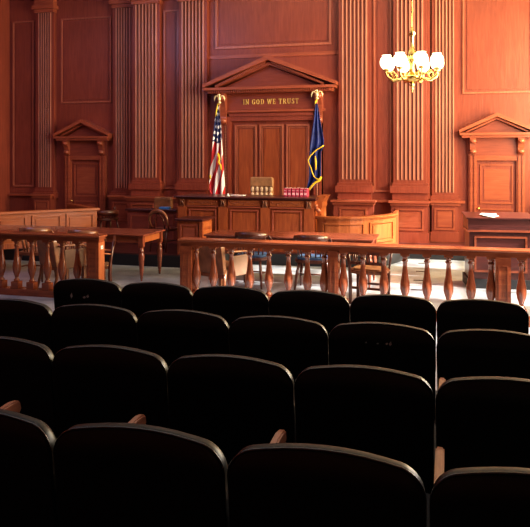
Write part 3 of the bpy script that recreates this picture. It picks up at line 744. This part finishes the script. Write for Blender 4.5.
# on the platform
balloon_chair((ax(165.5, 11.6), 11.6, PZ), -.25, 'dark bentwood chair with shiny hoop back behind left table, beside clerk stand', h=.75)
def high_leather_chair(loc, rz, label, w, h0, h1, tuft, lm):
    r_ = empty('swivel_chair', loc, label, 'chair', None, rz); hw = w/2
    mb = MB(); sp = h0+(h1-h0)*(.45 if tuft else .05)
    poly = [(-hw, sp), (hw, sp)]+arc(hw-.05, h1-.05, .05, 0, 90, 4)+arc(-hw+.05, h1-.05, .05, 90, 180, 4)
    mb.prism(poly, -.06, .06, bev=.022, smooth=False); mb.build('backrest', M[lm], r_)
    if tuft:
        mb = MB().box(-hw+.01, hw-.01, -.03, .05, h0-.3, sp-.001)
        t0 = mb.build('tufted_back', M[lm], r_)
        n = 5
        for rr_ in range(2):
            for i in range(n):
                x = -hw+w*(i+.5)/n; q = MB()
                q.ball((x, -.035, sp-.055-rr_*.115), .052, n=12, sc=(.82, .7, 1.15)); q.build('tuft', M['tuft'], t0)
    MB().box(-hw-.02, hw+.02, -.45, .05, .42, .52, bev=.03).build('seat', M[lm], r_)
    for s_ in (-1, 1):
        MB().tube([(s_*(hw+.03), .02, h0-.25), (s_*(hw+.04), -.2, h0-.25), (s_*(hw+.03), -.38, h0-.3), (s_*(hw), -.4, .48)], .022, flat=.7).build('armrest', M['darkw'], r_)
    MB().box(-.05, .05, .0, .05, .45, h0-.0).lathe([(.03, .06), (.03, .42)], 0, -.2, n=12).build('column', M['iron'], r_)
    mb = MB()
    for q in range(5):
        a = 2*PI*q/5; mb.tube([(0, -.2, .08), (.15*math.cos(a), -.2+.15*math.sin(a), .07), (.27*math.cos(a), -.2+.27*math.sin(a), .02)], [.025, .02, .018], n=6)
    mb.build('star_base', M['iron'], r_)
    return r_
dz = .501
high_leather_chair((ax(262, 13.25), 13.25, dz), 0, 'brown leather judge chair with tufted lower back, behind bench centre', .48, 1.19-dz, 1.545-dz, True, 'tan')
high_leather_chair((ax(163.5, 13.45), 13.45, PZ), 0, 'brown leather chair behind dark desk ledge, left of flag', .40, .78-PZ, 1.09-PZ, False, 'leather')
captain_chair((ax(105.5, 12.95), 12.95, PZ), .9, 'dark wooden chair in shadow beside right end of jury box', None, 'darkw', h=.62)

# ------------------------------------------------------------------ desk on the far right with slanted top
D = empty('clerk_desk', (ax(467.5, 10.5), 10.5, 0), 'tall dark mahogany desk with sloping top and open papers, far right', 'desk', rz=.1)
w_, d_ = .95, .62
MB().box(.03, w_-.03, .03, d_-.03, .14, .84).build('body', M['deskw'], D)
MB().box(0, w_, 0, d_, .001, .14).build('base', M['black'], D)
MB().box(-.01, w_+.01, -.01, d_+.01, .8401, .87).build('waist_moulding', M['table'], D)
MB().prismx([(.01, .8701), (d_-.01, .8701), (d_-.01, 1.07), (d_-.12, 1.07), (.01, 1.03)], .01, w_-.01).build('slant_box', M['deskw'], D)
MB().prismx([(-.015, 1.03), (d_-.12, 1.0705), (d_+.0, 1.0705), (d_+.0, 1.09), (d_-.12, 1.09), (-.015, 1.05)], -.015, w_+.015).build('sloping_top', M['deskw'], D)
mb = MB().frame(.1, w_-.1, .24, .78, .01, .0299, .03); mb.build('front_moulding', M['table'], D)
pr = empty('open_papers', (ax(489, 10.7), 10.72, 1.088), 'loose white papers lying on the tall desk at far right', 'papers', rz=-.35)
MB().box(-.12, .1, -.08, .04, .002, .006, mat=Matrix.Rotation(.1, 4, 'X')).build('sheet', M['paper'], pr)
MB().box(-.02, .2, -.12, .0, .008, .012, mat=Matrix.Rotation(.18, 4, 'X') @ Matrix.Rotation(-.5, 4, 'Z')).build('sheet', M['paper'], pr)

# ------------------------------------------------------------------ things on the bench
bk = [(284.5, 'at left end of the row'), (288.6, 'second from left'), (292.6, 'third from left'), (296.6, 'third from right'), (300.6, 'second from right'), (304.7, 'at right end of the row')]
proto = None
for i, (x, w) in enumerate(bk):
    loc = (ax(x+1.6, 12.4), 12.4, ZB+.0005)
    if proto is None:
        proto = empty('law_book', loc); 
        MB().box(-.032, .032, -.07, .08, 0, .155, bev=.005).build('cover', M['redbook'], proto)
        MB().box(-.024, .024, -.0715, -.0705, .03, .07).box(-.024, .024, -.0715, -.0705, .11, .118).build('spine_label', M['booklabel'], proto)
        MB().box(-.026, .026, -.06, .0805, .156, .157).build('page_block', M['paper'], proto)
        c = proto; index_kids()
    else:
        c = copy_tree(proto); c.location = loc; c.rotation_euler = (0, 0, .03*(-1)**i)
    tag(c, 'red law book standing on the bench top, '+w, 'book', 'red law books on the bench')
pn = empty('pen_stand', (ax(228, 12.2), 12.2, ZB+.001), 'white pen stand with slanted pen on bench top beside striped flag', 'pen stand')
MB().lathe([(.03, 0), (.034, .01), (.022, .02), (.016, .045), (.008, .05)], n=12).build('base', M['paper'], pn)
MB().tube([(.0, 0, .045), (.14, -.01, .02), (.26, -.02, .012)], [.007, .009, .005], n=6).build('pen', M['booklabel'], pn)
o = MB().box(-.13, .13, -.09, .09, 0, .012).build('desk_blotter', M['paper']); o.location = (ax(236, 12.35)+.02, 12.42, ZB+.0005); tag(o, 'flat pale paper sheet lying on bench top right of pen stand', 'paper')

# ------------------------------------------------------------------ flags
def flagpole(x, y, z0, ztop, label, name):
    r_ = empty(name, (x, y, z0), label, 'flag'); hgt = ztop-z0
    MB().lathe([(.14, 0), (.15, .015), (.13, .035), (.05, .055), (.03, .1), (.022, .14)], n=20).build('stand', M['brass'], r_)
    MB().lathe([(.013, .1), (.013, hgt-.2)], n=10).build('pole', M['flute'], r_)
    e = MB()   # eagle finial: ball, body, spread wings, head
    zt = hgt-.2
    e.lathe([(.012, zt), (.03, zt+.01), (.035, zt+.03), (.02, zt+.05), (.012, zt+.06)], n=12)
    e.ball((0, -.01, zt+.10), .034, sc=(.9, .9, 1.7)); e.ball((0, -.025, zt+.175), .026, n=10); e.tube([(-.015, -.035, zt+.178), (-.048, -.045, zt+.166)], [.012, .002], n=5)
    for s_ in (-1, 1):
        e.tube([(s_*.02, 0, zt+.12), (s_*.05, 0, zt+.165), (s_*.085, 0, zt+.155), (s_*.108, 0, zt+.105), (s_*.11, 0, zt+.05)], [.02, .026, .028, .024, .004], n=8, flat=.6)
    e.build('eagle_finial', M['gilt'], r_)
    return r_
YF = 13.0
xa, za = at(219.5, 94, YF)
F1 = flagpole(xa, YF, dz, za, 'striped national flag with starry canton hanging on eagle-topped pole, left of bench', 'national_flag')
# drape: fly coordinate u, hoist coordinate v
ztop = at(219.5, 105, YF)[1]-dz; zbot = at(219.5, 196, YF)[1]-dz-.05
mp = M['usflag']
bm = bmesh.new(); uvl = bm.loops.layers.uv.new('UVMap'); NU, NV = 60, 40; g = []
m_px = (ax(224, YF)-ax(214, YF))/10
LH = ztop-zbot
edge_l = [(0, -1.2), (.12, -3), (.25, -4.6), (.4, -5.6), (.55, -6.8), (.7, -8), (.85, -8.6), (.93, -8.2), (1, -5.5)]
edge_r = [(0, .8), (.12, 1.8), (.25, 2.8), (.4, 3.6), (.55, 4.6), (.7, 5.6), (.85, 6.2), (1, 6)]
def interp(p, t):
    for (a, va), (b_, vb) in zip(p, p[1:]):
        if t <= b_: return va+(vb-va)*(t-a)/(b_-a)
    return p[-1][1]
for i in range(NU+1):
    row = []; t = i/NU
    for j in range(NV+1):
        s_ = j/NV; a, b_ = interp(edge_l, t)*m_px, interp(edge_r, t)*m_px
        x = a+(b_-a)*s_; y = -.06-.05*math.sin(s_*PI*4.6+t*2.0)*(.3+.7*t)-.03*math.sin(t*7+s_*3)*t
        z = ztop-t*LH+.05*math.sin(s_*PI*2.3+1)*t
        row.append((bm.verts.new((x, y, z)), t, .08+.30*s_+.44*t))
    g.append(row)
for i in range(NU):
    for j in range(NV):
        q = [g[i][j], g[i+1][j], g[i+1][j+1], g[i][j+1]]
        f = bm.faces.new([w[0] for w in q]); f.smooth = True
        for lp, w in zip(f.loops, q): lp[uvl].uv = (w[1], w[2])
me = bpy.data.meshes.new('flag_cloth'); bm.to_mesh(me); bm.free(); me.materials.append(mp)
o = bpy.data.objects.new('flag_cloth', me); COL.objects.link(o); o.parent = F1
MB().tube([(.01, -.15, ztop-.98), (.035, -.15, ztop-1.03), (.05, -.15, ztop-1.1), (.03, -.16, ztop-1.16), (.075, -.15, ztop-1.22), (.085, -.15, ztop-1.32)], [.02, .024, .02, .022, .02, .014], n=7).build('gold_cord', M['fringe'], F1)
MB().tube([(-.15, -.14, ztop-1.42), (-.145, -.14, ztop-1.5)], [.018, .014], n=7).build('gold_tassel', M['fringe'], F1)
MB().tube([(-.012, -.05, ztop+.02), (-.035, -.09, ztop-.12), (-.045, -.11, ztop-.24)], [.016, .016, .008], n=7).build('gold_tassel', M['fringe'], F1)


xa, za = at(317, 89.5, YF)
F2 = flagpole(xa, YF, dz, za, 'navy blue flag with gold fringe hanging on eagle-topped pole, right of bench', 'blue_flag')
def fp(x, y, dy=0.0):
    X_, Z_ = at(x, y, YF+dy); return (X_-xa, dy, Z_-dz)
# (left, right) edges of the cloth at successive heights
rows_f = [(104, 316.4, 318.4), (110, 315.6, 319.4), (118, 314.8, 320.6), (126, 313.6, 322), (134, 312.4, 323.6), (141, 311.4, 324.8), (146, 310.8, 324.6), (152, 310.5, 322), (158, 309.6, 322), (166, 309.6, 322), (174, 310, 322), (180, 309.4, 321.5), (186, 308.4, 314.5), (190, 308, 311.5)]
bm = bmesh.new(); g = []
NN = 22
def fy(s_, t): return -.05-.05*math.sin(s_*PI*4.2+.5+t*1.2)*(.3+.7*t)
edge_pts = {}
for k_, (yy, l_, r2) in enumerate(rows_f):
    row = []; t = k_/(len(rows_f)-1)
    for j in range(NN+1):
        s_ = j/NN; dy = fy(s_, t); p = fp(l_+(r2-l_)*s_, yy, 0); row.append(bm.verts.new((p[0], dy, p[2])))
    g.append(row)
for a, b_ in zip(g, g[1:]):
    for j in range(NN): f = bm.faces.new((a[j], a[j+1], b_[j+1], b_[j])); f.smooth = True
me = bpy.data.meshes.new('flag_cloth'); bm.to_mesh(me); bm.free(); me.materials.append(M['navy'])
o = bpy.data.objects.new('flag_cloth', me); COL.objects.link(o); o.parent = F2
sm = o.modifiers.new('Thickness', 'SOLIDIFY'); sm.thickness = .006
def pth(l, d=-.13): return [(fp(x, y)[0], d, fp(x, y)[2]) for x, y in l]
mb = MB()
mb.tube(pth([(325, 145.5), (322, 147.5), (318.5, 149.5), (315, 152.5), (311.5, 156), (309.4, 160), (310.5, 164), (312.4, 168), (313.4, 172), (315, 176), (318, 179), (322, 178.5)]), [.018]*6+[.016]*6, n=8, flat=.7)
mb.tube(pth([(322.5, 176.5), (321, 180), (317, 182), (314, 184.5), (311, 188.5), (308.3, 190)]), .022, n=8, flat=.7)
mb.tube(pth([(316.5, 156), (317, 162), (317, 170)]), [.01, .02, .014], n=7)
mb.build('gold_fringe', M['fringe'], F2)
MB().tube([(0, -.02, za-dz-.2), (-.02, -.04, za-dz-.24), (-.03, -.05, za-dz-.3)], [.012, .02, .012], n=7).build('gold_tassel', M['fringe'], F2)

# ------------------------------------------------------------------ chandelier
YCH = 10.5; xch = ax(412, YCH)
CH = empty('chandelier', (xch, YCH, CEIL), 'ornate brass chandelier with glowing globes hanging at upper right', 'chandelier')
zz = lambda y: at(412, y, YCH)[1]-CEIL
z0 = zz(93); mp_ = (zz(73)-zz(83))/10
MB().lathe([(.002, z0), (.012, z0+.02), (.008, z0+.05), (.03, z0+.065), (.012, z0+.08), (.018, z0+.10), (.045, z0+.125), (.02, z0+.14), (.03, z0+.15)], n=14).build('finial', M['brass'], CH)
MB().lathe([(.02, z0+.15), (.09, z0+.165), (.15, z0+.2), (.17, z0+.245), (.155, z0+.255), (.12, z0+.25), (.03, z0+.26)], n=28).build('bowl', M['brass'], CH)
MB().lathe([(.03, z0+.25), (.05, z0+.3), (.03, z0+.4), (.06, z0+.5), (.09, z0+.56), (.06, z0+.63), (.025, z0+.7), (.025, z0+.85), (.06, z0+.9), (.02, z0+.97), (.012, z0+1.0)], n=18).build('stem', M['brass'], CH)
MB().tube([(0, 0, z0+1.0), (0, 0, -.12)], .01, n=8).build('hanging_rod', M['brass'], CH)
MB().lathe([(.02, -.16), (.09, -.1), (.13, -.04), (.14, -.001)], n=20).build('ceiling_rose', M['brass'], CH)
for i in range(8):
    a = 2*PI*(i+.5)/8; ca, sa = math.cos(a), math.sin(a)
    P_ = lambda r, z: (r*ca, r*sa, z0+z)
    arm = MB().tube([P_(.07, .3), P_(.18, .21), P_(.3, .19), P_(.39, .25), P_(.41, .30), P_(.40, .34)], [.014, .016, .014, .014, .012, .012], n=8)
    arm.tube([P_(.3, .2), P_(.25, .28), P_(.3, .33), P_(.34, .29), P_(.31, .26)], .009, n=6)
    arm.lathe([(.012, z0+.32), (.045, z0+.335), (.05, z0+.35), (.03, z0+.3599)], .40*ca, .40*sa, n=12)
    ao = arm.build('arm', M['brass'], CH)
    MB().lathe([(.03, z0+.36), (.07, z0+.38), (.095, z0+.42), (.1, z0+.47), (.085, z0+.52), (.06, z0+.545), (.07, z0+.565)], .40*ca, .40*sa, n=16).build('glass_globe', M['globe'], ao)

# ------------------------------------------------------------------ gallery: raked floor and theatre seats
def gz(Y): return .105+.035*(4.83-Y)
structure('trim_%d' % k, MB().prismx([(-2.99, .001), (5.6, .001), (5.6, gz(5.6)), (-2.99, gz(-2.99))], XL+.045, XR-.045), M['carpet']); k += 1
def make_seat():
    r_ = empty('theatre_seat', (0, 0, 0)); hw = .293; h = .875
    mb = MB(); R1 = .085; tk = .026
    top = arc(hw-R1, h-R1-.014, R1, 0, 78, 7)+[(x, h-.014+.014*(1-(x/(hw-R1))**2)) for x in (.18, .12, .06, 0, -.06, -.12, -.18)]+arc(-hw+R1, h-R1-.014, R1, 102, 180, 7)
    tilt = Matrix.Rotation(math.radians(7), 3, 'X')
    cols = []
    for x, z in top:
        lv = [.36, .5, .65, .77]
        lv = [min(v, z-.02*(4-q)) for q, v in enumerate(lv)]+[z-.008, z]
        cols.append([(x, q) for q in lv])
    def vt(x, y, z): return mb.bm.verts.new((x, y, z))
    fr_ = [[vt(x, -tk-.010*math.sin(PI*min(1, max(0, (z-.36)/.5)))*(1-(x/hw)**2)+(.012 if q == 5 else 0), z) for q, (x, z) in enumerate(c)] for c in cols]
    bk_ = [[vt(x, tk-(.012 if q == 5 else 0), z) for q, (x, z) in enumerate(c)] for c in cols]
    for i in range(len(cols)-1):
        for q in range(5):
            f = mb.bm.faces.new((fr_[i][q], fr_[i+1][q], fr_[i+1][q+1], fr_[i][q+1])); f.smooth = True
            f = mb.bm.faces.new((bk_[i][q], bk_[i][q+1], bk_[i+1][q+1], bk_[i+1][q])); f.smooth = True
        f = mb.bm.faces.new((fr_[i][5], fr_[i+1][5], bk_[i+1][5], bk_[i][5])); f.smooth = True
        mb.bm.faces.new((fr_[i][0], bk_[i][0], bk_[i+1][0], fr_[i+1][0]))
    for i in (0, -1):
        for q in range(5): mb.bm.faces.new((fr_[i][q], fr_[i][q+1], bk_[i][q+1], bk_[i][q]))
    def bend(bm_):
        for v in bm_.verts: v.co.y += -.35*(v.co.x**2)
        bmesh.ops.rotate(bm_, cent=(0, 0, .86), matrix=tilt, verts=bm_.verts[:])
    bend(mb.bm); mb.build('backrest', M['vinyl'], r_)
    p = MB(); p.tube([(x, -.018, z-.001) for x, z in [(hw-.004, .55)]+top+[(-hw+.004, .55)]], .005, n=8); bend(p.bm); p.build('piping', M['piping'], r_)
    MB().box(-.24, .24, .09, .5, .40, .49, bev=.03).build('seat_cushion', M['vinyl'], r_)
    for s_ in (-1,):
        a = MB(); x = s_*.277
        prof = [(.06, .655), (.54, .68), (.59, .67), (.6, .635), (.58, .605), (.555, .6), (.55, .635), (.06, .62)]
        a.prismx(prof, x-.016, x+.016)
        bmesh.ops.bevel(a.bm, geom=a.bm.edges[:], offset=.006, segments=2, affect='EDGES'); a.build('armrest', M['armw'], r_)
        st = MB().prismx([(.02, .42), (.42, .42), (.46, .6205), (.10, .6195)], x-.012, x+.012)
        st.prismx([(.1, .03), (.32, .03), (.27, .42), (.16, .42)], x-.012, x+.012).box(x-.016, x+.016, .04, .38, 0, .03)
        st.build('iron_standard', M['iron'], r_)
    return r_
PITCH = .602
rows = [('front row', 4.83, [-.088-PITCH*i for i in range(0, 5)], 4), ('second row', 3.86, None, 0), ('third row', 2.93, None, 0), ('nearest row', 2.01, None, 0)]
vis = {0: (-4, 0), 1: (-5, 0), 2: (-4, 0), 3: (-3, 0)}
gapx = {0: -.09, 1: -.073, 2: -.06, 3: -.06}
gapp = {0: .596, 1: .598, 2: .6, 3: .603}
proto = make_seat(); index_kids(); first = True
names = {0: 'front row', 1: 'second row', 2: 'third row', 3: 'nearest row'}
ords = ['leftmost', 'second from left', 'third from left', 'fourth from left', 'fifth from left', 'sixth from left', 'rightmost']
for r in range(4):
    Y = (4.83, 3.86, 2.93, 2.01)[r]
    # seats to the left of the aligned gap, then those to its right
    nl = {0: 5, 1: 5, 2: 4, 3: 3}[r]; nr = {0: 1, 1: 1, 2: 1, 3: 1}[r]
    idx = list(range(-nl, nr)); tot_ = len(idx)
    for q, i in enumerate(idx):
        x = gapx[r]+gapp[r]*(i+.5)
        o = proto if first else copy_tree(proto)
        first = False
        o.location = (x, Y, gz(Y)); o.rotation_euler = (0, 0, 0)
        w = 'rightmost' if q == tot_-1 else ords[q]
        tag(o, 'black vinyl theatre seat seen from behind, %s of the %s' % (w, names[r]), 'theatre seat', 'black theatre seats in rows')
        if r == 1 and q == 4: scuffed = o
        if r == 0 and q == 0: scuffed2 = o
def scuffs(seat, pts_, nm):
    mb = MB()
    tilt = Matrix.Rotation(math.radians(7), 4, 'X')
    for x, z, w, h_ in pts_:
        y = -.0375-.35*x*x
        p = [Vector((x-w, y, z)), Vector((x-w*.2, y, z-h_)), Vector((x+w, y, z-h_*.3)), Vector((x+w*.5, y, z+h_))]
        c0 = Vector((0, 0, .86))
        q = [c0+tilt.to_3x3() @ (v-c0) for v in p]
        vs = [mb.bm.verts.new(v+Vector((0, -.0008, 0))) for v in q]; mb.bm.faces.new(vs)
    o = mb.build(nm, M['scuff'], seat); o['label'] = 'small pale worn spots on the seat back'
scuffs(scuffed, [(-.085, .77, .007, .006), (-.02, .768, .008, .006), (.03, .77, .008, .008), (.05, .772, .009, .014)], 'scuff_mark')
scuffs(scuffed2, [(-.14, .745, .012, .026), (-.03, .735, .016, .012), (.0, .745, .014, .016)], 'scuff_mark')

# small floor grilles seen through the right balusters
for (x, y) in ((423, 263.5), (421, 271.5), (419, 280.5), (417, 290)):
    z_ = 1.95; t = z_*677/(y-157); Yf = t*(CO+(x-265)/677*SI)
    o = MB().box(-.085, .085, -.03, .03, 0, .004).build('floor_grille', M['iron']); o.location = (ax(x, Yf), Yf, .0005)
    tag(o, {263.5: 'short dark floor grille farthest from the balustrade', 271.5: 'short dark floor grille, second farthest from the balustrade', 280.5: 'short dark floor grille, second nearest the balustrade', 290: 'short dark floor grille nearest the right balustrade'}[y], 'floor grille', 'floor grilles beyond the right balustrade')

# ------------------------------------------------------------------ lights
def area(name, loc, rot, sx, sy, e, col):
    l = bpy.data.lights.new(name, 'AREA'); l.shape = 'RECTANGLE'; l.size = sx; l.size_y = sy; l.energy = e; l.color = col
    o = bpy.data.objects.new(name, l); COL.objects.link(o); o.location = loc; o.rotation_euler = rot; return o
for i, (a, b_) in enumerate(WIN):
    e = (300, 420, 520)[i]
    area('window_light', (XR-.03, (a+b_)/2, (WZ0+WZ1)/2), (0, math.radians(90), 0), WZ1-WZ0-.2, b_-a-.1, e, ((1, .90, .80), (1, .83, .58), (1, .76, .34))[i])
sun = bpy.data.lights.new('sun', 'SUN'); sun.energy = 17; sun.angle = math.radians(1.5); sun.color = (1, .93, .82)
so = bpy.data.objects.new('sun', sun); COL.objects.link(so)
dvec = Vector((-.78, .10, -.62)); so.rotation_euler = dvec.to_track_quat('-Z', 'Y').to_euler()
# added fill lights without a visible source; this one cools the left wall
o = area('cool_left_fill', (-8.3, 7.5, CEIL-.12), (math.radians(35), 0, 0), 3.5, 3.5, 150, (.58, .56, 1))
area('ceiling_fill', (XC, 10.5, CEIL-.1), (0, 0, 0), 5, 3, 35, (1, .93, .9))  # added soft fill under the ceiling, no fixture there
area('cool_seat_fill', (XC, 3.5, CEIL-.1), (0, 0, 0), 6, 3, 34, (.5, .7, 1))  # added cool fill indoors, gives the seat tops a bluish rim
pl = bpy.data.lights.new('chandelier_lamp', 'POINT'); pl.energy = 25; pl.color = (1, .8, .5); pl.shadow_soft_size = .3
po = bpy.data.objects.new('chandelier_lamp', pl); COL.objects.link(po); po.location = (xch, YCH, zz(50)+CEIL)
wd = bpy.data.worlds.new('World'); S.world = wd; wd.use_nodes = True
bgn = wd.node_tree.nodes['Background']; sky = wd.node_tree.nodes.new('ShaderNodeTexSky'); sky.sky_type = 'HOSEK_WILKIE'; sky.turbidity = 3
wd.node_tree.links.new(sky.outputs[0], bgn.inputs[0]); bgn.inputs[1].default_value = .8

# ------------------------------------------------------------------ camera
cam = bpy.data.cameras.new('Camera'); cam.sensor_width = 36; cam.lens = 677/530*36; cam.shift_y = -106.5/530; cam.clip_start = .05
co = bpy.data.objects.new('Camera', cam); COL.objects.link(co); co.location = (0, 0, H); co.rotation_euler = (PI/2, 0, TH)
S.camera = co
S.view_settings.view_transform = 'Standard'; S.view_settings.look = 'Medium High Contrast'
S.view_settings.exposure = 0
